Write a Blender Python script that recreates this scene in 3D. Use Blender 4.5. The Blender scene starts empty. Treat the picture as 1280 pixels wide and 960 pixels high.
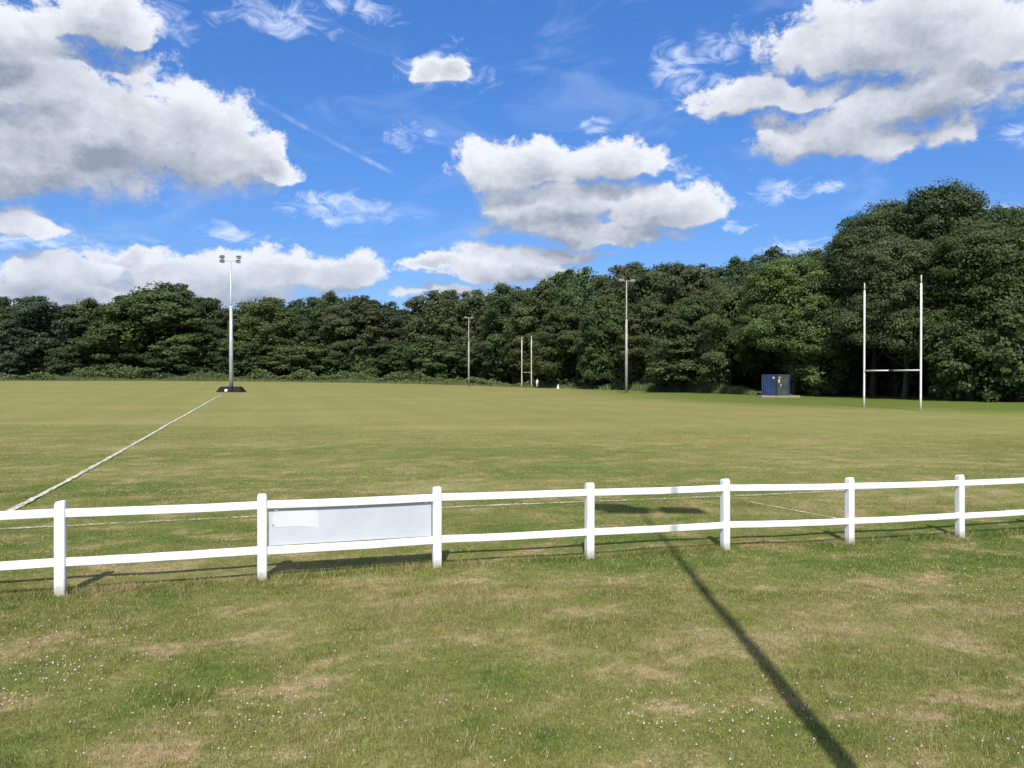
import bpy, bmesh, math, random
import numpy as np
from mathutils import Vector, Matrix

scene = bpy.context.scene
COL = scene.collection
rng = np.random.default_rng(7)
random.seed(7)

# ------------------------------------------------------------------ camera
FPX, HORIZ, CAMZ = 965.0, 471.0, 2.6      # focal length in photo pixels, horizon row, eye height
cam_d = bpy.data.cameras.new('camera')
cam = bpy.data.objects.new('camera', cam_d)
COL.objects.link(cam)
cam.location = (0, 0, CAMZ)
cam.rotation_euler = (math.radians(90) - math.atan((480 - HORIZ) / FPX), 0, 0)
cam_d.sensor_width = 36
cam_d.lens = 36 * FPX / 1280
cam_d.clip_start = 0.1
cam_d.clip_end = 5000
scene.camera = cam

def X(px, d): return (px - 640) * d / FPX
def Zat(py, d): return CAMZ - (py - HORIZ) * d / FPX

U = np.array([0.947, 0.321]); V = np.array([-0.321, 0.947])   # along the fence / along the goal line

# ------------------------------------------------------------------ terrain (thin plate through measured points)
fence_px = [(74, 744, 119), (327, 728, 111), (546, 713, 104), (737, 703, 98), (907, 687.5, 90), (1063, 680.5, 84.5), (1201, 672, 79.5)]
ctrl = []
for px, py, h in fence_px:
    d = 1.1 * FPX / h
    ctrl.append((X(px, d), d, Zat(py, d)))
ctrl += [(0, 0, .10), (-6, 3, .12), (6, 3, .0), (0, 4.8, .07), (-20, 2, .15), (25, 5, -.1)]
for px, py, d in [(1151, 514, 57), (658, 484.5, 152), (290, 490, 88), (783, 491, 106), (586, 483, 165),
                  (0, 476, 180), (240, 476, 180), (500, 479, 185), (1280, 507, 62), (1000, 498, 82), (940, 495, 88),
                  (640, 560, 27), (300, 580, 22), (1100, 580, 24)]:
    ctrl.append((X(px, d), d, Zat(py, d)))
ctrl += [(-300, 180, 1.8), (300, 80, .6), (-700, 300, 2), (700, 300, 2), (0, 900, 2), (-500, 900, 2), (500, 900, 2),
         (-200, -60, .2), (200, -60, .2), (0, -60, .2), (0, 320, 1.6)]
C = np.array(ctrl)
def tps_k(r2): return np.where(r2 > 1e-9, r2 * np.log(np.maximum(r2, 1e-9)), 0)
n = len(C)
K = tps_k(((C[:, None, :2] - C[None, :, :2]) ** 2).sum(-1)) + np.eye(n) * 1.5
P = np.c_[np.ones(n), C[:, :2]]
A = np.block([[K, P], [P.T, np.zeros((3, 3))]])
W_ = np.linalg.solve(A, np.r_[C[:, 2], np.zeros(3)])
def ground(x, y):
    x = np.atleast_1d(np.asarray(x, float)); y = np.atleast_1d(np.asarray(y, float))
    out = np.empty(x.shape)
    for i in range(0, len(x), 60000):
        xs, ys = x[i:i + 60000], y[i:i + 60000]
        r2 = (xs[:, None] - C[:, 0]) ** 2 + (ys[:, None] - C[:, 1]) ** 2
        out[i:i + 60000] = tps_k(r2) @ W_[:n] + W_[n] + W_[n + 1] * xs + W_[n + 2] * ys
    return out
def gz(x, y): return float(ground(x, y)[0])
def at(px, py):
    """where the sight line through a photo pixel meets the measured ground"""
    lo = None
    d = np.geomspace(2, 400, 4000)
    g = ground((px - 640) * d / FPX, d)
    s = CAMZ - (py - HORIZ) * d / FPX - g
    k = np.argmax(s <= 0)
    return np.array([(px - 640) * d[k] / FPX, d[k]])

# ------------------------------------------------------------------ small helpers
def tag(o, label=None, cat=None, group=None, kind=None):
    if label: o['label'] = label
    if cat: o['category'] = cat
    if group: o['group'] = group
    if kind: o['kind'] = kind
    return o
def empty(name, loc, rz=0, **k):
    o = bpy.data.objects.new(name, None)
    o.empty_display_size = .3
    COL.objects.link(o); o.location = loc; o.rotation_euler = (0, 0, rz)
    return tag(o, **k)
def link_bm(name, bm, mat, parent=None, smooth=False):
    me = bpy.data.meshes.new(name)
    bmesh.ops.recalc_face_normals(bm, faces=bm.faces)
    bm.to_mesh(me); bm.free()
    if smooth:
        for p in me.polygons: p.use_smooth = True
    me.materials.append(mat)
    o = bpy.data.objects.new(name, me)
    COL.objects.link(o)
    if parent is not None: o.parent = parent
    return o
def raw_mesh(name, verts, faces_n, idx, mats, smooth=False):
    """verts (n,3); every face has faces_n corners; idx flat"""
    me = bpy.data.meshes.new(name)
    nv, nl = len(verts), len(idx); nf = nl // faces_n
    me.vertices.add(nv); me.loops.add(nl); me.polygons.add(nf)
    me.vertices.foreach_set('co', np.ascontiguousarray(verts, dtype=np.float32).ravel())
    me.loops.foreach_set('vertex_index', np.ascontiguousarray(idx, dtype=np.int32).ravel())
    me.polygons.foreach_set('loop_start', np.arange(0, nl, faces_n, dtype=np.int32))
    me.polygons.foreach_set('use_smooth', np.full(nf, smooth, dtype=bool))
    me.update(calc_edges=True)
    for m in mats: me.materials.append(m)
    return me
def add_obj(name, me, parent=None):
    o = bpy.data.objects.new(name, me); COL.objects.link(o)
    if parent is not None: o.parent = parent
    return o
def box(bm, c, s, rot=None, bevel=0):
    m = Matrix.Translation(c)
    if rot is not None: m = m @ rot
    r = bmesh.ops.create_cube(bm, size=1, matrix=m @ Matrix.Diagonal((*s, 1)))
    if bevel:
        es = list({e for v in r['verts'] for e in v.link_edges})
        bmesh.ops.bevel(bm, geom=es, offset=bevel, segments=2, affect='EDGES', profile=.6)
def tube(bm, pts, radii, seg=12, cap=True):
    rings = []
    pts = [Vector(p) for p in pts]
    for i, p in enumerate(pts):
        t = (pts[min(i + 1, len(pts) - 1)] - pts[max(i - 1, 0)]).normalized()
        a = t.orthogonal().normalized() if abs(t.z) < .9 else Vector((1, 0, 0))
        a = (a - t * a.dot(t)).normalized(); b = t.cross(a)
        rings.append([bm.verts.new(p + (a * math.cos(q) + b * math.sin(q)) * radii[i]) for q in (2 * math.pi * k / seg for k in range(seg))])
    for r0, r1 in zip(rings, rings[1:]):
        for k in range(seg):
            bm.faces.new((r0[k], r0[(k + 1) % seg], r1[(k + 1) % seg], r1[k]))
    if cap:
        bm.faces.new(rings[0][::-1]); bm.faces.new(rings[-1])
def vnoise(x, y, f, seed=0):
    x = x * f; y = y * f
    xi = np.floor(x).astype(np.int64); yi = np.floor(y).astype(np.int64)
    fx = x - xi; fy = y - yi
    fx = fx * fx * (3 - 2 * fx); fy = fy * fy * (3 - 2 * fy)
    def h(i, j):
        v = np.sin(i * 127.1 + j * 311.7 + seed * 74.7) * 43758.5453
        return v - np.floor(v)
    return (h(xi, yi) * (1 - fx) + h(xi + 1, yi) * fx) * (1 - fy) + (h(xi, yi + 1) * (1 - fx) + h(xi + 1, yi + 1) * fx) * fy

# ------------------------------------------------------------------ node helpers
class NT:
    def __init__(s, tree): s.t = tree; s.n = tree.nodes; s.l = tree.links
    def new(s, typ, **k):
        nd = s.n.new(typ)
        for a, b in k.items(): setattr(nd, a, b)
        return nd
    def put(s, sock, v):
        if v is None: return
        if isinstance(v, bpy.types.NodeSocket): s.l.new(v, sock)
        else: sock.default_value = v
    def m(s, op, a, b=None, c=None, clamp=False):
        nd = s.new('ShaderNodeMath', operation=op); nd.use_clamp = clamp
        for i, v in enumerate((a, b, c)): s.put(nd.inputs[i], v)
        return nd.outputs[0]
    def vm(s, op, a, b=None, c=None):
        nd = s.new('ShaderNodeVectorMath', operation=op)
        for i, v in enumerate((a, b, c)): s.put(nd.inputs[i], v)
        return nd.outputs['Value'] if op in ('LENGTH', 'DOT_PRODUCT', 'DISTANCE') else nd.outputs[0]
    def scale(s, a, f):
        nd = s.new('ShaderNodeVectorMath', operation='SCALE'); s.put(nd.inputs[0], a); s.put(nd.inputs['Scale'], f)
        return nd.outputs[0]
    def noise(s, vec, scale, detail=3, rough=.55, dim='3D', color=False, typ='FBM', dist=0):
        nd = s.new('ShaderNodeTexNoise', noise_dimensions=dim, noise_type=typ); nd.normalize = True
        s.put(nd.inputs['Vector'], vec); nd.inputs['Scale'].default_value = scale
        nd.inputs['Detail'].default_value = detail; nd.inputs['Roughness'].default_value = rough
        nd.inputs['Distortion'].default_value = dist
        return nd.outputs['Color' if color else 'Fac']
    def ramp(s, v, lo, hi, a=0., b=1., smooth=True):
        nd = s.new('ShaderNodeMapRange'); nd.interpolation_type = 'SMOOTHSTEP' if smooth else 'LINEAR'
        for i, q in enumerate((v, lo, hi, a, b)): s.put(nd.inputs[i], q)
        return nd.outputs[0]
    def mix(s, f, a, b, blend='MIX'):
        nd = s.new('ShaderNodeMix', data_type='RGBA', blend_type=blend)
        s.put(nd.inputs[0], f)
        s.put(nd.inputs[6], a if isinstance(a, bpy.types.NodeSocket) else (*a, 1) if len(a) == 3 else a)
        s.put(nd.inputs[7], b if isinstance(b, bpy.types.NodeSocket) else (*b, 1) if len(b) == 3 else b)
        return nd.outputs[2]
def material(name):
    m = bpy.data.materials.new(name); m.use_nodes = True
    t = NT(m.node_tree); b = m.node_tree.nodes['Principled BSDF']
    return m, t, b

# ------------------------------------------------------------------ sun and sky
SUN_EL = math.radians(47)
SDIR = Vector((0.035, 1, 0)).normalized()                       # where shadows fall
L = (SDIR * math.cos(SUN_EL) + Vector((0, 0, -math.sin(SUN_EL))))
sd = bpy.data.lights.new('sun', 'SUN'); sd.energy = 4.2; sd.angle = math.radians(.53); sd.color = (1, .95, .87)
sun = bpy.data.objects.new('sun', sd); COL.objects.link(sun)
sun.rotation_euler = L.to_track_quat('-Z', 'Y').to_euler(); sun.location = (-5, -60, 60)

world = bpy.data.worlds.new('World'); scene.world = world; world.use_nodes = True
w = NT(world.node_tree)
bg = world.node_tree.nodes['Background']; bg.inputs['Strength'].default_value = .1
sky = w.new('ShaderNodeTexSky', sky_type='NISHITA'); sky.sun_disc = False
sky.sun_elevation = SUN_EL; sky.sun_rotation = math.atan2(-SDIR.x, -SDIR.y)
sky.altitude = 50; sky.air_density = 1.0; sky.dust_density = .4; sky.ozone_density = 1.6
tc = w.new('ShaderNodeTexCoord'); Dv = tc.outputs['Generated']
sx = w.new('ShaderNodeSeparateXYZ'); w.put(sx.inputs[0], Dv)
az = w.m('MULTIPLY', w.m('ARCTAN2', sx.outputs[0], sx.outputs[1]), 9.65)     # azimuth and elevation, 9.65 units per radian
el = w.m('MULTIPLY', w.m('ARCSINE', sx.outputs[2]), 9.65)
cb = w.new('ShaderNodeCombineXYZ'); w.put(cb.inputs[0], az); w.put(cb.inputs[1], el)
pos = cb.outputs[0]

def sky_uv(px, py):
    a = math.atan((px - 640) / FPX)
    return a * 9.65, math.atan((HORIZ - py) / FPX * math.cos(a)) * 9.65
# cumulus: centre x, base-ish y, half width, height above, height below (photo pixels turned into sky angles)
CUM = [(40, 205, 260, 150, 52), (150, 185, 150, 135, 70), (235, 200, 110, 110, 58), (305, 214, 78, 52, 26), (348, 220, 52, 24, 14), (40, 110, 140, 60, 60), (10, 60, 150, 95, 40),
       (120, 40, 110, 70, 20), (20, 285, 95, 34, 16), (536, 84, 32, 30, 24), (566, 84, 40, 27, 24),
       (650, 222, 92, 56, 18), (760, 215, 85, 50, 18), (700, 282, 115, 58, 22), (830, 268, 95, 42, 16), (760, 295, 130, 30, 12),
       (630, 345, 120, 38, 16), (545, 330, 44, 16, 12), (575, 368, 80, 14, 12), (700, 320, 90, 20, 16),
       (1130, 60, 210, 100, 40), (1230, 70, 130, 60, 40), (960, 130, 112, 44, 18), (1170, 120, 150, 46, 20), (1045, 182, 140, 60, 20), (1140, 130, 170, 40, 40), (1120, 175, 100, 40, 20),
       (90, 345, 130, 36, 40), (215, 345, 110, 36, 40), (330, 345, 100, 38, 30), (415, 350, 95, 38, 22),
       (700, 255, 130, 40, 30), (650, 325, 90, 24, 24), (60, 372, 160, 30, 30), (250, 368, 180, 26, 30), (150, 325, 70, 24, 10), (-250, 330, 200, 70, 40), (1600, 330, 180, 60, 30), (1700, 120, 200, 90, 50), (-420, 60, 240, 120, 60)]
WISP = [(552, 82, 84, 42, 34), (290, 298, 62, 18, 12), (1275, 178, 70, 26, 18), (350, 22, 85, 34, 26), (440, 12, 60, 20, 20), (498, 180, 30, 24, 22), (535, 172, 26, 16, 16), (205, 40, 70, 50, 30), (905, 62, 50, 34, 26),
        (962, 236, 52, 26, 20), (855, 215, 34, 14, 12), (922, 285, 18, 14, 12), (735, 160, 34, 16, 10), (1010, 305, 60, 16, 12), (60, 300, 130, 22, 16),
        (850, 90, 60, 50, 50), (1030, 235, 30, 12, 10), (425, 262, 90, 20, 24), (1240, 260, 160, 16, 24)]

def cloud_group(name, blobs, wispy):
    g = bpy.data.node_groups.new(name, 'ShaderNodeTree')
    g.interface.new_socket('Vector', in_out='INPUT', socket_type='NodeSocketVector')
    g.interface.new_socket('Density', in_out='OUTPUT', socket_type='NodeSocketFloat')
    g.interface.new_socket('Body', in_out='OUTPUT', socket_type='NodeSocketFloat')
    t = NT(g); gi = t.new('NodeGroupInput'); go = t.new('NodeGroupOutput')
    p0 = gi.outputs[0]
    warp = t.vm('SUBTRACT', t.noise(p0, 1.1, 2, .5, color=True, dim='2D'), (.5, .5, .5))
    p = t.vm('MULTIPLY_ADD', warp, (.75, .4, 0), p0)
    p = t.vm('MULTIPLY_ADD', t.vm('SUBTRACT', t.noise(p0, 3.2, 3, .6, color=True, dim='2D'), (.5, .5, .5)), (.30, .18, 0), p)
    f = None
    for cx, cy, rx, up, dn in blobs:
        u, v = sky_uv(cx, cy); u1, _ = sky_uv(cx + rx, cy); u0, _ = sky_uv(cx - rx, cy)
        _, v1 = sky_uv(cx, cy - up); _, v0 = sky_uv(cx, cy + dn)
        a, b, k = 2 / (u1 - u0), 1 / (v1 - v), (v1 - v) / (v - v0)
        q = t.vm('MULTIPLY_ADD', p, (a, b, 0), (-u * a, -v * b, 0))
        q2 = t.vm('MULTIPLY', q, (-1, -k, 0))
        ln = t.vm('LENGTH', t.vm('MAXIMUM', q, q2))
        if f is None: f = ln
        else:
            nd = t.new('ShaderNodeMath', operation='SMOOTH_MIN')
            t.put(nd.inputs[0], f); t.put(nd.inputs[1], ln); nd.inputs[2].default_value = .12
            f = nd.outputs[0]
    d = t.m('MULTIPLY', t.m('SUBTRACT', 1.0, f), 1.0)
    t.put(go.inputs[1], d)
    sq = t.vm('MULTIPLY', p0, (1, 1.35, 1))
    if wispy:
        nz = t.noise(t.vm('MULTIPLY', p0, (1, 1.9, 1)), 2.6, 7, .68, dist=.6, dim='2D')
        d = t.m('ADD', t.m('MINIMUM', d, .6), t.m('MULTIPLY', t.m('SUBTRACT', nz, .56), 2.2))
    else:
        nz = t.noise(sq, 1.5, 8, .64, dim='2D')
        vo = t.new('ShaderNodeTexVoronoi', feature='SMOOTH_F1', voronoi_dimensions='2D')
        wv = t.vm('MULTIPLY_ADD', t.vm('SUBTRACT', t.noise(sq, 4, 3, .65, color=True, dim='2D'), (.5, .5, .5)), (.55, .55, .55), sq)
        t.put(vo.inputs['Vector'], wv); vo.inputs['Scale'].default_value = 2.6; vo.inputs['Detail'].default_value = 3
        vo.inputs['Smoothness'].default_value = .5
        vo.inputs['Roughness'].default_value = .6; vo.inputs['Lacunarity'].default_value = 2.3; vo.normalize = True
        d = t.m('ADD', d, t.m('MULTIPLY', t.m('SUBTRACT', nz, .5), 1.15))
        d = t.m('ADD', d, t.m('MULTIPLY', t.m('SUBTRACT', .30, vo.outputs['Distance']), .7))
    t.put(go.inputs[0], d)
    return g
CLOUD_DARK, CLOUD_LIGHT = (2.25, 2.62, 3.4), (6.6, 6.8, 7.3)
gc = cloud_group('cumulus', CUM, False); gw = cloud_group('wisps', WISP, True)
def call(g, vec):
    nd = w.new('ShaderNodeGroup'); nd.node_tree = g; w.put(nd.inputs[0], vec); return nd.outputs
c0 = call(gc, pos); c1 = call(gc, w.vm('ADD', pos, (.08, .25, 0))); dw = call(gw, pos)[0]
d0 = c0[0]
form = w.m('SUBTRACT', c0[1], c1[1])                                    # rises towards the lit tops, falls towards the flat bases
bump = w.m('SUBTRACT', w.m('SUBTRACT', c0[0], c1[0]), form)             # the billows' own light and shade
form = w.m('DIVIDE', w.m('MULTIPLY', form, 1.9), w.m('ADD', 1.0, w.m('MULTIPLY', w.m('ABSOLUTE', form), 2.2)))
soft = w.noise(w.vm('MULTIPLY', pos, (.8, 2.0, 1)), 1.0, 4, .5, dim='2D')
lit = w.m('ADD', w.m('MULTIPLY', form, 1.0), w.m('ADD', w.m('MULTIPLY', bump, .75), w.m('MULTIPLY', w.m('SUBTRACT', soft, .5), .85)))
shade = w.ramp(lit, -.60, .74, 0, 1, False)
rim = w.ramp(d0, .12, .60, .34, 0)
shade = w.m('ADD', shade, w.m('MULTIPLY', rim, w.ramp(form, -.15, .25)), clamp=True)
shade = w.m('SUBTRACT', shade, w.ramp(c0[1], .40, .95, 0, .30), clamp=True)
elw = w.ramp(el, 0, 2.2)
ccol = w.mix(shade, CLOUD_DARK, CLOUD_LIGHT)
ccol = w.mix(w.m('MULTIPLY', w.m('SUBTRACT', 1.0, elw), .35), ccol, (3.9, 4.6, 6.0))
al = w.ramp(d0, .0, w.ramp(form, -.2, .1, .56, .30))
wal = w.m('MULTIPLY', w.ramp(dw, .0, 1.05), .66)
# one old contrail and a thin veil of cirrus
ua, va = sky_uv(308, 118); ub, vb = sky_uv(498, 220)
dl = math.hypot(ub - ua, vb - va); tx, ty = (ub - ua) / dl, (vb - va) / dl
off = w.m('ABSOLUTE', w.vm('DOT_PRODUCT', w.vm('SUBTRACT', pos, (ua, va, 0)), (-ty, tx, 0)))
run = w.vm('DOT_PRODUCT', w.vm('SUBTRACT', pos, (ua, va, 0)), (tx, ty, 0))
trail = w.m('MULTIPLY', w.ramp(off, .0, .045, 1, 0), w.m('MULTIPLY', w.ramp(run, 0, .3), w.ramp(run, dl - .3, dl, 1, 0)))
trail = w.m('MULTIPLY', trail, w.ramp(w.noise(pos, 3, 3, .6, dim='2D'), .35, .7, .05, .3))
veil = w.m('MULTIPLY', w.ramp(w.noise(w.vm('MULTIPLY', pos, (.55, 1.6, 1)), 1.1, 5, .6, dist=.5, dim='2D'), .5, .85), .17)
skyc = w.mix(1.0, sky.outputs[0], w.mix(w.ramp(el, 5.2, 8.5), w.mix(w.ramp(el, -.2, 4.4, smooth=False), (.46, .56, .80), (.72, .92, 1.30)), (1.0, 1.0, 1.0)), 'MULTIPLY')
hs = w.new('ShaderNodeHueSaturation'); hs.inputs['Saturation'].default_value = 1.1; hs.inputs['Value'].default_value = 1.0; w.put(hs.inputs['Color'], skyc)
out = w.mix(w.m('MAXIMUM', trail, veil), hs.outputs[0], (6.5, 7.4, 9.2))
out = w.mix(wal, out, (7.2, 7.8, 9.2))
out = w.mix(al, out, ccol)
fill_cover = w.m('MULTIPLY', w.ramp(w.noise(Dv, 2.2, 4, .55), .44, .60), w.m('MAXIMUM', w.ramp(el, 5.0, 7.5), w.ramp(w.m('ABSOLUTE', az), 9, 12)))  # unseen white cloud added overhead and behind, so shadows turn less blue
out = w.mix(w.m('MULTIPLY', fill_cover, .85), out, (5.6, 5.7, 6.0))
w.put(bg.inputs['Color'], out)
world.cycles.sampling_method = 'MANUAL'; world.cycles.sample_map_resolution = 512

# ------------------------------------------------------------------ turf colour shared by soil and blades
tg = bpy.data.node_groups.new('turf_colour', 'ShaderNodeTree')
tg.interface.new_socket('Color', in_out='OUTPUT', socket_type='NodeSocketColor')
t = NT(tg); go = t.new('NodeGroupOutput'); geo = t.new('ShaderNodeNewGeometry')
mp = t.new('ShaderNodeVectorRotate', rotation_type='Z_AXIS'); t.put(mp.inputs['Vector'], geo.outputs['Position']); mp.inputs['Angle'].default_value = -math.atan2(.321, .947)
P_ = mp.outputs[0]
big = t.noise(t.vm('MULTIPLY', P_, (.5, 1, 0)), .16, 4, .55)
band = t.noise(t.vm('MULTIPLY', P_, (.12, 1, 0)), .22, 4, .6)
med = t.noise(t.vm('MULTIPLY', P_, (.7, 1, 0)), 1.2, 6, .68)
fine = t.noise(P_, 9, 4, .7)
green, olive, straw, bare = (.100, .142, .036), (.190, .192, .072), (.33, .285, .165), (.40, .295, .205)
sp = t.new('ShaderNodeSeparateXYZ'); t.put(sp.inputs[0], geo.outputs['Position'])
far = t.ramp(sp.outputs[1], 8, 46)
q = t.m('ADD', t.m('MULTIPLY', big, .65), t.m('ADD', t.m('MULTIPLY', band, .4), t.m('MULTIPLY', med, .62)))
c = t.mix(t.ramp(q, .70, .88), green, olive)
c = t.mix(t.m('MULTIPLY', t.ramp(q, .84, 1.0), .85), c, straw)
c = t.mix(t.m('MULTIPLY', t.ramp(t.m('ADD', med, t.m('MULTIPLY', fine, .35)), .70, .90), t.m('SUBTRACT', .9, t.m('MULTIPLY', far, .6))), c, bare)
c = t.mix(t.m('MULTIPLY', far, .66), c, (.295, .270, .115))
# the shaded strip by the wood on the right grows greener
green_edge = t.m('MULTIPLY', t.ramp(t.m('ADD', sp.outputs[1], t.m('MULTIPLY', sp.outputs[0], 1.05)), 82, 98), t.ramp(sp.outputs[0], 4, 22))
c = t.mix(t.m('MULTIPLY', green_edge, .8), c, (.105, .150, .036))
hsn = t.new('ShaderNodeHueSaturation'); hsn.inputs['Saturation'].default_value = 1.12; t.put(hsn.inputs['Color'], c); 
su = t.new('ShaderNodeSeparateXYZ'); t.put(su.inputs[0], P_)
mow = t.m('MULTIPLY', t.m('SINE', t.m('ADD', t.m('MULTIPLY', su.outputs[0], 1.5), t.m('MULTIPLY', big, 3.0))), t.ramp(sp.outputs[1], 14, 30, 0, .028))
t.put(hsn.inputs['Value'], t.m('ADD', mow, t.ramp(fine, .25, .75, .70, 1.24, smooth=False)))
t.put(go.inputs[0], hsn.outputs[0])
def turf(t):
    nd = t.new('ShaderNodeGroup'); nd.node_tree = tg; return nd.outputs[0]

m_field, t, b = material('turf_soil')
g1 = t.new('ShaderNodeNewGeometry')
spec = t.noise(g1.outputs['Position'], 55, 3, .7)
spec2 = t.noise(g1.outputs['Position'], 14, 4, .7)
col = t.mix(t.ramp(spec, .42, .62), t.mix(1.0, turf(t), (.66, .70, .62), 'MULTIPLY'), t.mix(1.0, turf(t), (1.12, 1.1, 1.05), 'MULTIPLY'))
t.put(b.inputs['Base Color'], col); b.inputs['Roughness'].default_value = .9; b.inputs['Specular IOR Level'].default_value = .15
bp = t.new('ShaderNodeBump'); bp.inputs['Strength'].default_value = .3; bp.inputs['Distance'].default_value = .03
t.put(bp.inputs['Height'], t.m('ADD', spec, spec2)); t.put(b.inputs['Normal'], bp.outputs[0])

m_blade, t, b = material('grass_blade')
g1 = t.new('ShaderNodeNewGeometry'); r = g1.outputs['Random Per Island']
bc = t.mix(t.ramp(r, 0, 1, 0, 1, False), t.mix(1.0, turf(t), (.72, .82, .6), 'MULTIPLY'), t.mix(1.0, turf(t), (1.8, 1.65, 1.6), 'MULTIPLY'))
bc = t.mix(t.m('GREATER_THAN', r, .86), bc, (.50, .43, .26))
t.put(b.inputs['Base Color'], bc); b.inputs['Roughness'].default_value = .6; b.inputs['Specular IOR Level'].default_value = .2
tr = t.new('ShaderNodeBsdfTranslucent'); t.put(tr.inputs[0], bc)
mx = t.new('ShaderNodeMixShader'); mx.inputs[0].default_value = .3
t.l.new(b.outputs[0], mx.inputs[1]); t.l.new(tr.outputs[0], mx.inputs[2])
t.l.new(mx.outputs[0], m_blade.node_tree.nodes['Material Output'].inputs[0])

# ------------------------------------------------------------------ field sheet
def axis(lo, hi, fine, n_):
    a = np.arcsinh(np.array([lo, hi]) / fine)
    return np.sinh(np.linspace(a[0], a[1], n_)) * fine
gx = axis(-900, 900, 8, 260); gy = np.concatenate([np.linspace(-80, 0, 12)[:-1], axis(0, 1600, 8, 220)])
XX, YY = np.meshgrid(gx, gy); xf, yf = XX.ravel(), YY.ravel()
zf = ground(xf, yf)
keep = (np.hypot(xf, yf) < 420)
zf = np.where(keep, zf, np.clip(zf, 0, 3))
zf += np.where(yf < 30, (vnoise(xf, yf, 1.3, 3) - .5) * .03, 0)
nx_ = len(gx); ii = np.arange(len(xf)).reshape(XX.shape)
quads = np.stack([ii[:-1, :-1], ii[:-1, 1:], ii[1:, 1:], ii[1:, :-1]], -1).reshape(-1)
field = add_obj('field', raw_mesh('field', np.c_[xf, yf, zf], 4, quads, [m_field], True))
tag(field, 'wide mown sports field of patchy green and straw-coloured turf', 'field', kind='structure')

# ------------------------------------------------------------------ pitch lines
m_line, t, b = material('line_paint')
g1 = t.new('ShaderNodeNewGeometry')
nz = t.noise(g1.outputs['Position'], 16, 4, .75); nz2 = t.noise(g1.outputs['Position'], 2.0, 3, .6)
t.put(b.inputs['Base Color'], t.mix(t.ramp(nz, .4, .7), (.40, .40, .30), (.72, .71, .66))); b.inputs['Roughness'].default_value = .9
tp = t.new('ShaderNodeBsdfTransparent'); mx = t.new('ShaderNodeMixShader')
t.put(mx.inputs[0], t.ramp(t.m('ADD', nz, t.m('MULTIPLY', nz2, .5)), .58, .74))
t.l.new(tp.outputs[0], mx.inputs[1]); t.l.new(b.outputs[0], mx.inputs[2])
t.l.new(mx.outputs[0], m_line.node_tree.nodes['Material Output'].inputs[0])
m_line2 = m_line.copy(); m_line2.name = 'worn_line_paint'
for nd in m_line2.node_tree.nodes:
    if nd.type == 'MAP_RANGE' and abs(nd.inputs[1].default_value - .58) < 1e-3:
        nd.inputs[1].default_value = .62; nd.inputs[2].default_value = .96
lines = []
def pitch_line(p, q, wd, label, mat):
    p, q = np.array(p, float), np.array(q, float); ln = np.linalg.norm(q - p); d = (q - p) / ln; nrm = np.array([-d[1], d[0]])
    lines.append((p, d, ln, nrm, wd))
    k = int(ln / .12); s = np.linspace(0, ln, k)
    wob = (vnoise(s, s * 0, .15, 5) - .5) * .10
    vs = []
    for sg in (-1, 1):
        e = p + d * s[:, None] + nrm * (wob + sg * (wd / 2 + (vnoise(s, s * 0 + sg * 9, 3, 1) - .5) * .05))[:, None]
        vs.append(e)
    e = np.concatenate(vs); z = ground(e[:, 0], e[:, 1]) + .028
    i = np.arange(k - 1); quads = np.stack([i, i + 1, i + 1 + k, i + k], -1).ravel()
    o = add_obj('pitch_line', raw_mesh('pitch_line', np.c_[e, z], 4, quads, [mat]))
    tag(o, label, 'pitch line', 'white lines marked on the turf', 'structure')
L1 = at(20, 635); L2 = at(275, 494.5)
dv = (L2 - L1) / np.linalg.norm(L2 - L1)
T1 = at(0, 663); T2 = at(1230, 605)
du = (T2 - T1) / np.linalg.norm(T2 - T1)
pitch_line(L1 - dv * 3.0, L2 + dv * .5, .12, 'bright white line running away to the floodlight on black pads', m_line)
pitch_line(T1 - du * 8, T2 + du * 14, .12, 'faint white line running along behind the white fence', m_line2)
A1 = at(938, 629); A2 = at(1050, 650)
pitch_line(A1, A2, .10, 'short worn line slanting towards the white fence', m_line2)

# ------------------------------------------------------------------ grass blades
def in_lines(x, y):
    r = np.zeros(len(x), bool)
    for p, d, ln, nrm, wd in lines:
        s = (x - p[0]) * d[0] + (y - p[1]) * d[1]; o = (x - p[0]) * nrm[0] + (y - p[1]) * nrm[1]
        r |= (s > 0) & (s < ln) & (np.abs(o) < wd / 2 + .03)
    return r
F0 = np.array([X(74, 1.1 * FPX / 119), 1.1 * FPX / 119]); F6 = np.array([X(1201, 1.1 * FPX / 79.5), 1.1 * FPX / 79.5])
fu = (F6 - F0) / np.linalg.norm(F6 - F0); fn = np.array([-fu[1], fu[0]])
def blade_mesh(name, x, y, h, wd, mats):
    n_ = len(x); z = ground(x, y) - .004
    z += np.where(y < 30, (vnoise(x, y, 1.3, 3) - .5) * .03, 0)
    a = rng.uniform(0, 2 * np.pi, n_); lean = rng.uniform(0, 1, n_) ** .8 * .95 * h; la = rng.uniform(0, 2 * np.pi, n_)
    cx, sy = np.cos(a) * wd / 2, np.sin(a) * wd / 2
    v = np.empty((n_, 3, 3))
    v[:, 0] = np.c_[x - cx, y - sy, z]; v[:, 1] = np.c_[x + cx, y + sy, z]
    v[:, 2] = np.c_[x + np.cos(la) * lean, y + np.sin(la) * lean, z + np.maximum(h * .3, np.sqrt(np.maximum(h * h - lean * lean, 0)))]
    return raw_mesh(name, v.reshape(-1, 3), 3, np.arange(n_ * 3), mats)
def scatter(nn, y0, y1, k=.72):
    y = np.sqrt(rng.uniform(y0 * y0, y1 * y1, nn)); x = rng.uniform(-1, 1, nn) * (k * y + .6)
    return x, y
xs, ys, hs_, ws = [], [], [], []
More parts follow.
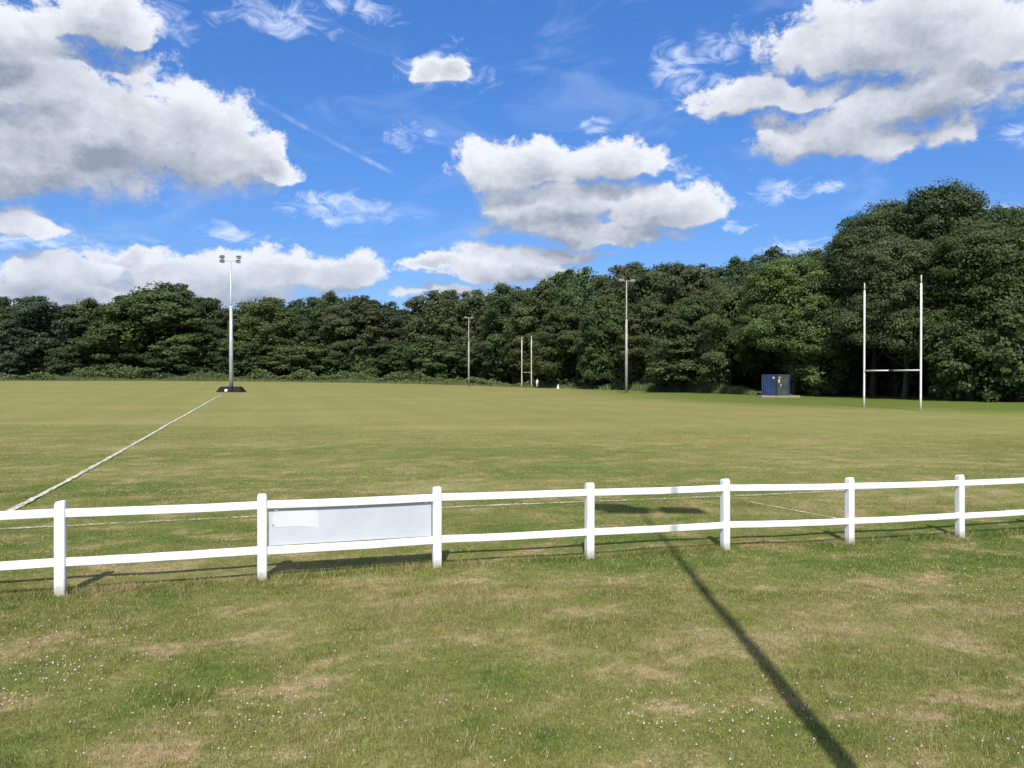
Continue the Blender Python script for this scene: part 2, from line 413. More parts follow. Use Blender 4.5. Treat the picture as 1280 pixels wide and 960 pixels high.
for nn, y0, y1, h0, wd in [(330000, 3.9, 9.5, .042, .0052), (330000, 9, 17, .040, .0085), (330000, 16, 36, .038, .016)]:
    x, y = scatter(nn, y0, y1)
    side = (x - F0[0]) * fn[0] + (y - F0[1]) * fn[1]         # >0 beyond the fence
    cl = vnoise(x, y, .9, 1) * .6 + vnoise(x, y, 4.5, 2) * .6
    tuft = np.clip((vnoise(x, y, 7.0, 12) - .55) * 3, 0, 1) * np.clip((vnoise(x, y, 1.2, 13) - .35) * 2.5, 0, 1)
    h = h0 * rng.uniform(.4, 1.25, nn) * (.45 + .75 * cl + 1.0 * tuft)
    h = np.where(side > .3, h * .72, h * np.where(rng.uniform(0, 1, nn) < .012, 2.0, 1.0))
    near_f = np.exp(-(side / .16) ** 2)
    h *= 1 + near_f * 1.1 * vnoise(x, y, 2.2, 8)
    h = np.where(in_lines(x, y), h * .3, h)
    xs.append(x); ys.append(y); hs_.append(h); ws.append(np.full(nn, wd) * rng.uniform(.7, 1.3, nn))
# the uncut fringe along the foot of the fence
nn = 16000; s = rng.uniform(-4, 24, nn); o_ = rng.normal(0, .09, nn)
keep = vnoise(s, s * 0, 1.1, 4) * .7 + vnoise(s, s * 0, 4, 6) * .5 > .5
s, o_ = s[keep], o_[keep]
xs.append(F0[0] + fu[0] * s + fn[0] * o_); ys.append(F0[1] + fu[1] * s + fn[1] * o_)
hs_.append(rng.uniform(.05, .15, len(s))); ws.append(np.full(len(s), .007))
gr = add_obj('grass', blade_mesh('grass', np.concatenate(xs), np.concatenate(ys), np.concatenate(hs_), np.concatenate(ws), [m_blade]))
tag(gr, 'short dry-tipped grass blades growing all over the field', 'grass', kind='stuff')

m_petal, t, b = material('clover_petal')
g1 = t.new('ShaderNodeNewGeometry')
t.put(b.inputs['Base Color'], t.mix(g1.outputs['Random Per Island'], (.62, .60, .58), (.66, .52, .52))); b.inputs['Roughness'].default_value = .7
def flowers():
    cl = [(75, 845, .45, 60), (20, 870, .3, 25), (40, 800, .5, 25), (150, 800, .6, 25), (300, 900, .6, 40), (370, 880, .7, 45), (160, 930, .5, 18), (540, 905, .7, 16),
          (860, 900, .5, 50), (830, 915, .45, 30), (960, 890, .5, 26), (1060, 910, .6, 22), (1100, 752, .35, 26), (1250, 745, .8, 60), (1180, 930, .6, 20),
          (1190, 720, 1.2, 50), (640, 900, 1.0, 20), (420, 610, 2.2, 260), (230, 573, .8, 70), (520, 598, 2, 170), (640, 590, 2.5, 100), (180, 620, 2, 110),
          (700, 560, 2, 60), (20, 575, 1.2, 60), (900, 590, 3, 80), (1120, 590, 3, 80), (540, 555, 1.2, 50), (250, 790, 2.0, 40), (1000, 800, 2.0, 30), (700, 830, 1.8, 20)]
    px_, py_ = [], []
    for cx, cy, r_, k in cl:
        c = at(cx, cy); px_.append(c[0] + rng.normal(0, r_ * .75, k)); py_.append(c[1] + rng.normal(0, r_ * .6, k))
    x, y = np.concatenate(px_), np.concatenate(py_); n_ = len(x)
    z = ground(x, y) + rng.uniform(.025, .06, n_)
    r_ = rng.uniform(.005, .0105, n_)
    base = np.array([(1, 0, 0), (-.5, .87, 0), (-.5, -.87, 0), (0, 0, .9), (0, 0, -.9)])
    v = np.c_[x, y, z][:, None] + base[None] * r_[:, None, None]
    f = np.array([(0, 1, 3), (1, 2, 3), (2, 0, 3), (1, 0, 4), (2, 1, 4), (0, 2, 4)])
    idx = (f[None] + (np.arange(n_) * 5)[:, None, None]).ravel()
    return raw_mesh('clover_flowers', v.reshape(-1, 3), 3, idx, [m_petal], True)
tag(add_obj('clover_flowers', flowers()), 'scattered tiny white and pinkish clover flowers in the grass', 'flowers', kind='stuff')

# ------------------------------------------------------------------ painted and metal materials
def simple(name, col, rough=.6, metal=0, var=.12, scale=4, dirt=None, spec=.4):
    m, t, b = material(name)
    tcn = t.new('ShaderNodeTexCoord')
    nz = t.noise(tcn.outputs['Object'], scale, 5, .62)
    base = t.mix(t.ramp(nz, .3, .7), tuple(c * (1 - var) for c in col), tuple(min(1, c * (1 + var)) for c in col))
    if dirt:
        nz2 = t.noise(tcn.outputs['Object'], scale * 3.1, 6, .7)
        base = t.mix(t.m('MULTIPLY', t.ramp(nz2, .58, .75), dirt[1]), base, dirt[0])
    t.put(b.inputs['Base Color'], base)
    b.inputs['Roughness'].default_value = rough; b.inputs['Metallic'].default_value = metal; b.inputs['Specular IOR Level'].default_value = spec
    return m
m_white = simple('white_fence_paint', (.75, .75, .745), .5, var=.04, scale=3, dirt=((.50, .50, .44), .35))
m_post = m_white.copy(); m_post.name = 'white_post_paint'
t = NT(m_post.node_tree); b = m_post.node_tree.nodes['Principled BSDF']; tcn = t.new('ShaderNodeTexCoord')
sz_ = t.new('ShaderNodeSeparateXYZ'); t.put(sz_.inputs[0], tcn.outputs['Object']); nz = t.noise(tcn.outputs['Object'], 22, 4, .7)
old = b.inputs['Base Color'].links[0].from_socket
t.put(b.inputs['Base Color'], t.mix(t.m('MULTIPLY', t.ramp(t.m('SUBTRACT', sz_.outputs[2], t.m('MULTIPLY', nz, .16)), -.06, .10, 1, 0), .7), old, (.30, .29, .20)))
m_steel = simple('galvanised_steel', (.46, .48, .51), .5, .35, .12, 2)
m_rust = simple('weathered_pole', (.36, .33, .31), .6, .1, .2, 2)
m_goal = simple('white_goal_paint', (.72, .69, .68), .45, var=.05, scale=3)
m_goalold = simple('aged_cream_paint', (.50, .47, .36), .6, var=.2, scale=1.2, dirt=((.45, .25, .2), .6))
m_black = simple('black_vinyl', (.010, .011, .014), .7, var=.3, scale=3, spec=.15)
m_dark = simple('dark_fitting', (.03, .032, .035), .5)
m_lens = simple('lamp_glass', (.62, .65, .68), .15, var=.1)
m_greyglass = simple('grey_glass', (.2, .21, .22), .2)
m_board = simple('grey_board', (.50, .535, .59), .55, var=.05, scale=2, dirt=((.38, .41, .46), .35))
m_paper = simple('pale_poster', (.62, .635, .66), .6, var=.03, scale=3)

# ------------------------------------------------------------------ fence
fz = math.atan2(fu[1], fu[0])
fence = empty('fence', (F0[0], F0[1], gz(*F0)), 0, label='long white post and rail fence with two rails crossing the grass', cat='fence')
pts = []
dense = [np.array([X(px, 1.1 * FPX / h), 1.1 * FPX / h]) for px, py, h in fence_px]
sv = []
for px, py, h in fence_px:
    k_ = (px - 640) / FPX                              # where the sight line crosses the fence line
    sv.append(float((k_ * F0[1] - F0[0]) / (fu[0] - k_ * fu[1])))
sv_all = [sv[0] - 2.15 * k for k in (3, 2, 1)] + sv + [sv[-1] + 2.25 * k for k in (1, 2, 3, 4)]
fbase = fence.location.copy()
for k, s in enumerate(sv_all):
    p = F0 + fu * s
    z = gz(*p); pts.append(Vector((p[0], p[1], z)))
PH = 1.085
def post_mesh(seed):
    r_ = random.Random(seed)
    bm = bmesh.new()
    w_ = .057
    sec = [(-.12, w_), (PH - .05, w_), (PH - .018, w_ - .004), (PH, w_ - .018 if seed % 3 else w_ - .012)]
    rings = []
    for i, (z, q) in enumerate(sec):
        c_ = .010
        sh = [(-q + c_, -q), (q - c_, -q), (q, -q + c_), (q, q - c_), (q - c_, q), (-q + c_, q), (-q, q - c_), (-q, -q + c_)]
        tilt = .012 if (seed == 0 and i >= 2) else .0
        rings.append([bm.verts.new((a, b_, z + (a * .25 if seed == 0 and i >= 2 else 0) - (b_ * .12 if i == 3 else 0))) for a, b_ in sh])
    for r0, r1 in zip(rings, rings[1:]):
        for k in range(8): bm.faces.new((r0[k], r0[(k + 1) % 8], r1[(k + 1) % 8], r1[k]))
    bm.faces.new(rings[-1]); bm.faces.new(rings[0][::-1])
    bmesh.ops.subdivide_edges(bm, edges=[e for e in bm.edges if abs(e.verts[0].co.z - e.verts[1].co.z) > .8], cuts=3)
    for v in bm.verts: v.co += Vector((r_.uniform(-1, 1), r_.uniform(-1, 1), 0)) * .0018
    return bm
tops = []
for k, p in enumerate(pts):
    o = link_bm('post', post_mesh((k - 3) % 7), m_post, fence)
    o.location = p - fbase
    rr = random.Random(k + 40)
    o.rotation_euler = (rr.uniform(-.012, .012), rr.uniform(-.012, .012), fz + rr.uniform(-.05, .05))
    tops.append(p)
for k in range(len(pts) - 1):
    a, b2 = pts[k], pts[k + 1]
    for hh in (.945, .375):
        bm = bmesh.new()
        d = (b2 - a); ln = d.length; dn = d.normalized()
        rr = random.Random(k * 7 + int(hh * 10))
        q0 = a + dn * .051 + Vector((0, 0, hh + rr.uniform(-.006, .006))); q1 = b2 - dn * .051 + Vector((0, 0, hh + rr.uniform(-.006, .006)))
        side = Vector((fn[0], fn[1], 0)); up = Vector((0, 0, 1))
        N = 9; rings = []
        for i in range(N):
            f = i / (N - 1); c = q0.lerp(q1, f) - up * (.010 * math.sin(math.pi * f) * rr.uniform(.4, 1.0)) - side * .012
            ch = .007; hw, hh2 = .021, .050
            sh = [(-hw + ch, -hh2), (hw - ch, -hh2), (hw, -hh2 + ch), (hw, hh2 - ch), (hw - ch, hh2), (-hw + ch, hh2), (-hw, hh2 - ch), (-hw, -hh2 + ch)]
            rings.append([bm.verts.new(c + side * x_ + up * y_ - fbase) for x_, y_ in sh])
        for r0, r1 in zip(rings, rings[1:]):
            for j in range(8): bm.faces.new((r0[j], r0[(j + 1) % 8], r1[(j + 1) % 8], r1[j]))
        bm.faces.new(rings[0][::-1]); bm.faces.new(rings[-1])
        link_bm('rail', bm, m_white, fence)

# ------------------------------------------------------------------ grey board hung between the rails
a, b2 = pts[4], pts[5]                      # the second and third posts in view
mid = (a + b2) / 2; dn = (b2 - a).normalized(); Lb = (b2 - a).length - .15
board = empty('advertising_board', mid, 0, label='blank grey board with a pale torn poster patch, fixed between the white rails', cat='board')
side = Vector((fn[0], fn[1], 0)); up = Vector((0, 0, 1)); OFFB = .012
def bpt(u, v, o): return dn * ((u - .5) * Lb) + up * (.425 + v * .452) + side * (OFFB + o)
def slab(bm, outline, o0, o1):
    f = [bm.verts.new(bpt(u, v, o0)) for u, v in outline]; g = [bm.verts.new(bpt(u, v, o1)) for u, v in outline]
    bm.faces.new(f); bm.faces.new(g[::-1])
    for i in range(len(f)): bm.faces.new((f[i], g[i], g[(i + 1) % len(f)], f[(i + 1) % len(f)]))
bm = bmesh.new(); slab(bm, [(0, 0), (1, 0), (1, 1), (0, 1)], 0, .008); link_bm('panel', bm, m_board, board)
bm = bmesh.new()
ol = [(.035, .97), (.28, .965), (.293, .8), (.296, .6), (.297, .38), (.25, .455), (.2, .49), (.12, .505), (.03, .50), (.022, .7)]
slab(bm, ol, -.003, -.0005); tag(link_bm('poster_scrap', bm, m_paper, board), 'pale torn poster piece in the corner of the grey board')
for u in (.045, .515, .965):
    bm = bmesh.new(); box(bm, bpt(u, 1.01, -.006), (.05, .014, .045), Matrix.Rotation(fz, 4, 'Z'), .004); link_bm('clip', bm, m_white, board)
bm = bmesh.new(); tube(bm, [bpt(.028, .56, -.004), bpt(.028, .56, .004)], [.009, .009], 8); link_bm('bolt', bm, m_dark, board)

# ------------------------------------------------------------------ floodlight masts
def mast(loc, H, r0, label, pad=False, mats=(m_steel, m_steel), arm=1.0, az_=0., tilt=.55, two=False, hs=1.0, heads=None):
    root = empty('floodlight_mast', loc, az_, label=label, cat='floodlight', group='floodlight masts round the pitch')
    bm = bmesh.new(); tube(bm, [(0, 0, -.3), (0, 0, H * .33), (0, 0, H * .66)], [r0, r0 * .92, r0 * .72], 14); link_bm('pole', bm, mats[0], root, True)
    bm = bmesh.new(); tube(bm, [(0, 0, H * .655), (0, 0, H * .68), (0, 0, H)], [r0 * .60, r0 * .5, r0 * .34], 12); link_bm('upper_pole', bm, mats[1], root, True)
    bm = bmesh.new(); tube(bm, [(0, 0, H * .05), (0, 0, H * .05 + .0)], [r0, r0], 10, False); bm.free()
    bm = bmesh.new(); box(bm, (0, 0, H + .03), (2 * arm + .3, .09, .09), bevel=.01); link_bm('crossarm', bm, mats[1], root)
    heads = heads or [(-arm, 0), (arm, 0)]
    if two: heads = [(-arm, .36), (-arm, -.12), (arm, .32), (arm * .92, -.16)]
    for hx, hz in heads:
        bm = bmesh.new()
        R = Matrix.Rotation(-tilt, 4, 'X')
        # a hooded housing: deeper at the back, flaring to the glass
        vs = []
        for (y_, sx_, sz_) in [(-.28, .40, .19), (.05, .34, .17), (.24, .18, .10)]:
            vs.append([bm.verts.new(Vector((hx, 0, H + .08 + hz)) + R @ (Vector((a_ * sx_, y_, b_ * sz_)) * hs)) for a_, b_ in ((-1, -1), (1, -1), (1, 1), (-1, 1))])
        for q0, q1 in zip(vs, vs[1:]):
            for j in range(4): bm.faces.new((q0[j], q0[(j + 1) % 4], q1[(j + 1) % 4], q1[j]))
        bm.faces.new(vs[-1]); bm.faces.new(vs[0][::-1])
        lamp = link_bm('floodlight_head', bm, mats[1] if hx < 0 else m_lens if two else mats[1], root)
        bm = bmesh.new(); box(bm, Vector((hx, 0, H + .08 + hz)) + R @ (Vector((0, -.29, 0)) * hs), Vector((.74, .012, .33)) * hs, R); link_bm('lens', bm, m_dark if two else m_greyglass, lamp)
        bm = bmesh.new(); tube(bm, [(hx - .02, .0, H + .05), (hx - .02, .02, H + .08 + hz)], [.035, .035], 8); link_bm('bracket', bm, m_dark, lamp)
    if pad:
        bm = bmesh.new()
        lo = [(-1.5, -.8), (1.5, -.8), (1.5, .8), (-1.5, .8)]; hi = [(-1.12, -.42), (1.12, -.42), (1.12, .42), (-1.12, .42)]
        for seg in ((-1.48, -.36, -1.1, -.30), (-.30, .34, -.26, .30), (.40, 1.48, .34, 1.1)):
            f = [bm.verts.new((seg[i], y_, 0.0)) for i, y_ in ((0, -.85), (1, -.85), (1, .85), (0, .85))]
            g = [bm.verts.new((seg[i], y_, .62)) for i, y_ in ((2, -.45), (3, -.45), (3, .45), (2, .45))]
            bm.faces.new(f[::-1]); bm.faces.new(g)
            for j in range(4): bm.faces.new((f[j], f[(j + 1) % 4], g[(j + 1) % 4], g[j]))
        bmesh.ops.bevel(bm, geom=list(bm.edges), offset=.04, segments=2, affect='EDGES')
        link_bm('base_pad', bm, m_black, root)
        bm = bmesh.new(); box(bm, (-.33, -.72, .2), (.3, .04, .3), Matrix.Rotation(-.55, 4, 'X'), .005); link_bm('plate', bm, m_goal, root)
    return root
p = (X(289, 88), 88); mast((*p, gz(*p)), 14.9, .225, 'tall grey floodlight mast on black pads at the end of the bright white line', pad=True, arm=.95, two=True, hs=.72)
p = (X(783, 106), 106); mast((*p, gz(*p)), 15.3, .20, 'brownish floodlight mast before the tree wall between the two goals', mats=(m_rust, m_rust), arm=.85, az_=.3, tilt=.2, hs=.85)
p = (X(586, 165), 165); mast((*p, gz(*p)), 14.6, .19, 'farthest thin floodlight mast left of the far goal', mats=(m_rust, m_rust), arm=.7, az_=.2, tilt=.2, hs=.75)
p = (2.06, 1.2); mast((*p, gz(*p)), 15.0, .082, 'floodlight mast beside the viewer that throws the long shadow on the grass', arm=.72, az_=.05, tilt=.5, hs=1.15, heads=[(-.62, .42), (-.30, .0), (.82, .05)])

# ------------------------------------------------------------------ goals
def goal(R0, label, mat, r_=.075, sleeve=True):
    R0 = np.array(R0); L0 = R0 + V * 5.6; c = (R0 + L0) / 2
    zc = gz(*c)
    root = empty('rugby_goal', (c[0], c[1], zc), math.atan2(V[1], V[0]), label=label, cat='goal', group='rugby goals on the field')
    for s in (-1, 1):
        q = c + V * 2.8 * s; dz = gz(*q) - zc
        bm = bmesh.new(); tube(bm, [(2.8 * s, 0, dz - .2), (2.8 * s, 0, dz + 1.0), (2.8 * s, 0, dz + 6), (2.8 * s, 0, dz + 9.5)], [r_ * .8, r_, r_, r_ * .95], 12)
        po = link_bm('post', bm, mat, root, True)
        bm = bmesh.new(); tube(bm, [(2.8 * s, 0, dz + 9.51), (2.8 * s, 0, dz + 9.62), (2.8 * s, 0, dz + 9.66), (2.8 * s, 0, dz + 10.1)], [r_ * .55, r_ * .55, r_ * .7, r_ * .6], 10)
        link_bm('post_tip', bm, m_goalold, po, True)
    bm = bmesh.new(); tube(bm, [(-2.74, 0, 3.0), (-.23, 0, 3.0)], [.055, .055], 10); tube(bm, [(.23, 0, 3.0), (2.74, 0, 3.0)], [.055, .055], 10); 
    cbar = link_bm('crossbar', bm, mat, root, True)
    bm = bmesh.new(); tube(bm, [(-.24, 0, 3.0), (-.12, 0, 3.0), (.12, 0, 3.0), (.24, 0, 3.0)], [.05, .062, .062, .05], 10); link_bm('joint_sleeve', bm, m_dark if sleeve else mat, cbar, True)
    return root
goal((X(1151, 57.5), 57.5), 'white rugby goal standing before the dark trees on the right', m_goal)
goal((X(664.3, 150), 150), 'distant cream rugby goal seen nearly edge on', m_goalold, .12, False)

# ------------------------------------------------------------------ person and marker by the far goal
def skin(name, verts, edges, radii, mat, parent=None, sub=2, root_i=0):
    me = bpy.data.meshes.new(name); me.from_pydata(verts, edges, [])
    o = bpy.data.objects.new(name, me); COL.objects.link(o)
    o.modifiers.new('s', 'SKIN'); s2 = o.modifiers.new('u', 'SUBSURF'); s2.levels = sub; s2.render_levels = sub
    for i, r_ in enumerate(radii):
        me.skin_vertices[0].data[i].radius = (r_, r_) if not isinstance(r_, tuple) else r_
        me.skin_vertices[0].data[i].use_root = (i == root_i)
    dg = bpy.context.evaluated_depsgraph_get(); dg.update()
    nm = bpy.data.meshes.new_from_object(o.evaluated_get(dg))
    o.modifiers.clear(); o.data = nm; nm.name = name
    nm.materials.clear(); nm.materials.append(mat)
    for p_ in nm.polygons: p_.use_smooth = True
    if parent: o.parent = parent
    return o
m_skin = simple('skin', (.45, .28, .2), .6); m_cloth = simple('white_cloth', (.74, .73, .70), .85, var=.08, scale=6); m_hair = simple('dark_hair', (.03, .022, .017), .7)
d_p = 148; px_p = (X(671.5, d_p), d_p)
per = skin('person', [(0, 0, .92), (0, 0, 1.12), (0, 0, 1.38), (0, 0, 1.50), (0, -.02, 1.63), (0, -.02, 1.73),
                      (.19, 0, 1.40), (.24, .02, 1.12), (.22, -.06, .88), (-.19, 0, 1.40), (-.24, .02, 1.12), (-.22, -.06, .88),
                      (.10, 0, .86), (.11, -.02, .48), (.11, .02, .09), (.12, -.14, .04), (-.10, 0, .86), (-.11, -.02, .48), (-.11, .02, .09), (-.12, -.14, .04)],
           [(0, 1), (1, 2), (2, 3), (3, 4), (4, 5), (2, 6), (6, 7), (7, 8), (2, 9), (9, 10), (10, 11), (0, 12), (12, 13), (13, 14), (14, 15), (0, 16), (16, 17), (17, 18), (18, 19)],
           [(.15, .11), (.14, .10), (.15, .11), .055, .10, .07, .07, .05, .04, .07, .05, .04, .10, .075, .05, .04, .10, .075, .05, .04], m_skin)
per.location = (*px_p, gz(*px_p)); per.rotation_euler = (0, 0, 2.4)
tag(per, 'small figure in white standing on the grass beside the far goal', 'person')
skin('white_top', [(0, 0, .84), (0, 0, 1.12), (0, 0, 1.38), (0, 0, 1.46), (.19, 0, 1.40), (.24, .02, 1.12), (.225, -.05, .94), (-.19, 0, 1.40), (-.24, .02, 1.12), (-.225, -.05, .94)],
     [(0, 1), (1, 2), (2, 3), (2, 4), (4, 5), (5, 6), (2, 7), (7, 8), (8, 9)], [(.19, .14), (.18, .13), (.18, .14), .07, .09, .07, .06, .09, .07, .06], m_cloth, per)
skin('white_trousers', [(0, 0, .92), (.10, 0, .84), (.11, -.02, .48), (.11, .02, .12), (-.10, 0, .84), (-.11, -.02, .48), (-.11, .02, .12)],
     [(0, 1), (1, 2), (2, 3), (0, 4), (4, 5), (5, 6)], [(.16, .125), .12, .095, .075, .12, .095, .075], m_cloth, per)
skin('white_hat', [(0, -.02, 1.69), (0, -.02, 1.77)], [(0, 1)], [.125, .10], m_cloth, per)
q = (X(697.5, 139), 139); bm = bmesh.new()
tube(bm, [(0, 0, 0), (0, 0, .06), (0, 0, .07), (.03, 0, .42), (.06, 0, .82)], [.22, .22, .18, .13, .04], 14)
mk = link_bm('marker_cone', bm, m_cloth, None, True); mk.location = (*q, gz(*q)); tag(mk, 'small pointed white marker on the grass right of the person in white', 'marker')

# ------------------------------------------------------------------ blue container under the trees
m_blue = simple('blue_container_paint', (.024, .046, .13), .6, var=.25, scale=1.2, dirt=((.09, .12, .2), .6))
m_greeng = simple('faded_green_paint', (.050, .066, .060), .6, var=.4, scale=1.6, dirt=((.16, .15, .12), .6))
m_conc = simple('sandy_concrete', (.24, .20, .14), .9, var=.2, scale=1.5)
dC = 86.0
pc = np.array([X(971, dC), dC]); zc = gz(*pc)
cont = empty('storage_container', (pc[0], pc[1], zc + .14), math.radians(30), label='blue steel storage container with white notices under the dark trees', cat='container')
def corr(bm, p0, p1, z0, z1, nrm, n_=14, dep=.035):
    p0, p1, nrm = Vector(p0), Vector(p1), Vector(nrm); prev = None
    for i in range(n_ * 4 + 1):
        f = i / (n_ * 4); dd = dep if (i % 4) in (1, 2) else 0
        c = p0.lerp(p1, f) + nrm * dd
        a_ = bm.verts.new((c.x, c.y, z0)); b_ = bm.verts.new((c.x, c.y, z1))
        if prev: bm.faces.new((prev[0], a_, b_, prev[1]))
        prev = (a_, b_)
CW, CL, CH = 2.05, 2.0, 2.3
# shell: local corner nearest the viewer is (0,0); one face runs to +y (blue, seen left), the other to +x (green, seen right)
bm = bmesh.new(); box(bm, (CL / 2, CW / 2, CH / 2), (CL - .1, CW - .1, CH - .06)); box(bm, (CL / 2, CW / 2, CH), (CL + .04, CW + .04, .1), bevel=.015); box(bm, (CL / 2, CW / 2, .06), (CL + .02, CW + .02, .12), bevel=.015)
link_bm('shell', bm, m_blue, cont)
bm = bmesh.new(); corr(bm, (-.0, 0.12, 0), (-.0, CW - .12, 0), .12, CH - .05, (-1, 0, 0), 7); link_bm('blue_side', bm, m_blue, cont)
bm = bmesh.new(); corr(bm, (.12, 0, 0), (CL - .12, 0, 0), .12, CH - .05, (0, -1, 0), 8, .03); tag(link_bm('faded_side', bm, m_greeng, cont), 'faded grey-green side of the container')
for cxy in ((0, 0), (CL, 0), (0, CW)):
    bm = bmesh.new(); box(bm, (*cxy, CH / 2), (.14, .14, CH + .06), bevel=.012); link_bm('corner_post', bm, m_dark if cxy == (0, 0) else m_blue, cont)
for yy in (.75, 1.45):
    bm = bmesh.new(); tube(bm, [(-.07, yy, .15), (-.07, yy, CH - .1)], [.02, .02], 8); link_bm('lock_bar', bm, m_blue, cont)
for (x_, z_, w2, h2) in ((.30, 1.62, .30, .38), (.42, 2.0, .22, .16), (.62, 1.15, .14, .26)):
    bm = bmesh.new(); box(bm, (x_, -.045, z_), (w2, .012, h2)); link_bm('notice', bm, m_goalold, cont)
bm = bmesh.new(); tube(bm, [(-.05, .40, 1.98), (-.062, .40, 1.98)], [.13, .13], 14); link_bm('round_notice', bm, m_paper, cont)
bm = bmesh.new()
pad_pts = [(-1.9, -1.4), (.4, -1.6), (2.5, -1.1), (3.0, .4), (2.4, 2.6), (-.2, 2.5), (-1.9, .6)]
Rz = Matrix.Rotation(0, 3, 'Z')
f = [bm.verts.new((a_, b_, -.12)) for a_, b_ in pad_pts]; g = [bm.verts.new((a_ * .97, b_ * .97, .12)) for a_, b_ in pad_pts]
bm.faces.new(g); bm.faces.new(f[::-1])
for i in range(len(f)): bm.faces.new((f[i], f[(i + 1) % len(f)], g[(i + 1) % len(f)], g[i]))
cp = link_bm('concrete_pad', bm, m_conc); cp.location = (pc[0] - .3, pc[1] - .2, zc + .02)
tag(cp, 'pale sandy slab on the ground beneath the blue container', 'slab', kind='structure')

# ------------------------------------------------------------------ trees
def leafmat(name, base, var, tip):
    m, t, b = material(name)
    g1 = t.new('ShaderNodeNewGeometry'); tcn = t.new('ShaderNodeTexCoord'); oi = t.new('ShaderNodeObjectInfo')
    nz = t.noise(tcn.outputs['Object'], .35, 3, .6)
    f = t.m('ADD', t.m('MULTIPLY', g1.outputs['Random Per Island'], .5), t.m('MULTIPLY', nz, .6))
    c = t.mix(t.ramp(f, .25, .85), base, tip)
    h = t.new('ShaderNodeHueSaturation'); t.put(h.inputs['Color'], c)
    t.put(h.inputs['Value'], t.ramp(oi.outputs['Random'], 0, 1, 1.08 - var, 1.08 + var, False)); t.put(h.inputs['Hue'], t.ramp(oi.outputs['Random'], 0, 1, .497, .516, False))
    t.put(b.inputs['Base Color'], h.outputs[0]); b.inputs['Roughness'].default_value = .55; b.inputs['Specular IOR Level'].default_value = .25
    tr = t.new('ShaderNodeBsdfTranslucent'); t.put(tr.inputs[0], h.outputs[0])
    mx = t.new('ShaderNodeMixShader'); mx.inputs[0].default_value = .30
    t.l.new(b.outputs[0], mx.inputs[1]); t.l.new(tr.outputs[0], mx.inputs[2])
    t.l.new(mx.outputs[0], m.node_tree.nodes['Material Output'].inputs[0])
    return m
LM = {'dark': leafmat('leaf_dark', (.036, .060, .024), .15, (.080, .112, .042)),
      'mid': leafmat('leaf_mid', (.043, .070, .023), .16, (.098, .134, .045)),
      'olive': leafmat('leaf_olive', (.052, .072, .025), .16, (.114, .136, .050)),
      'brown': leafmat('leaf_brownish', (.050, .064, .028), .15, (.110, .124, .054)),
      'blue': leafmat('leaf_bluish', (.037, .060, .032), .15, (.080, .112, .056)),
      'light': leafmat('leaf_light', (.058, .092, .026), .15, (.142, .182, .058))}
m_bark = simple('bark', (.055, .045, .034), .9, var=.3, scale=2)

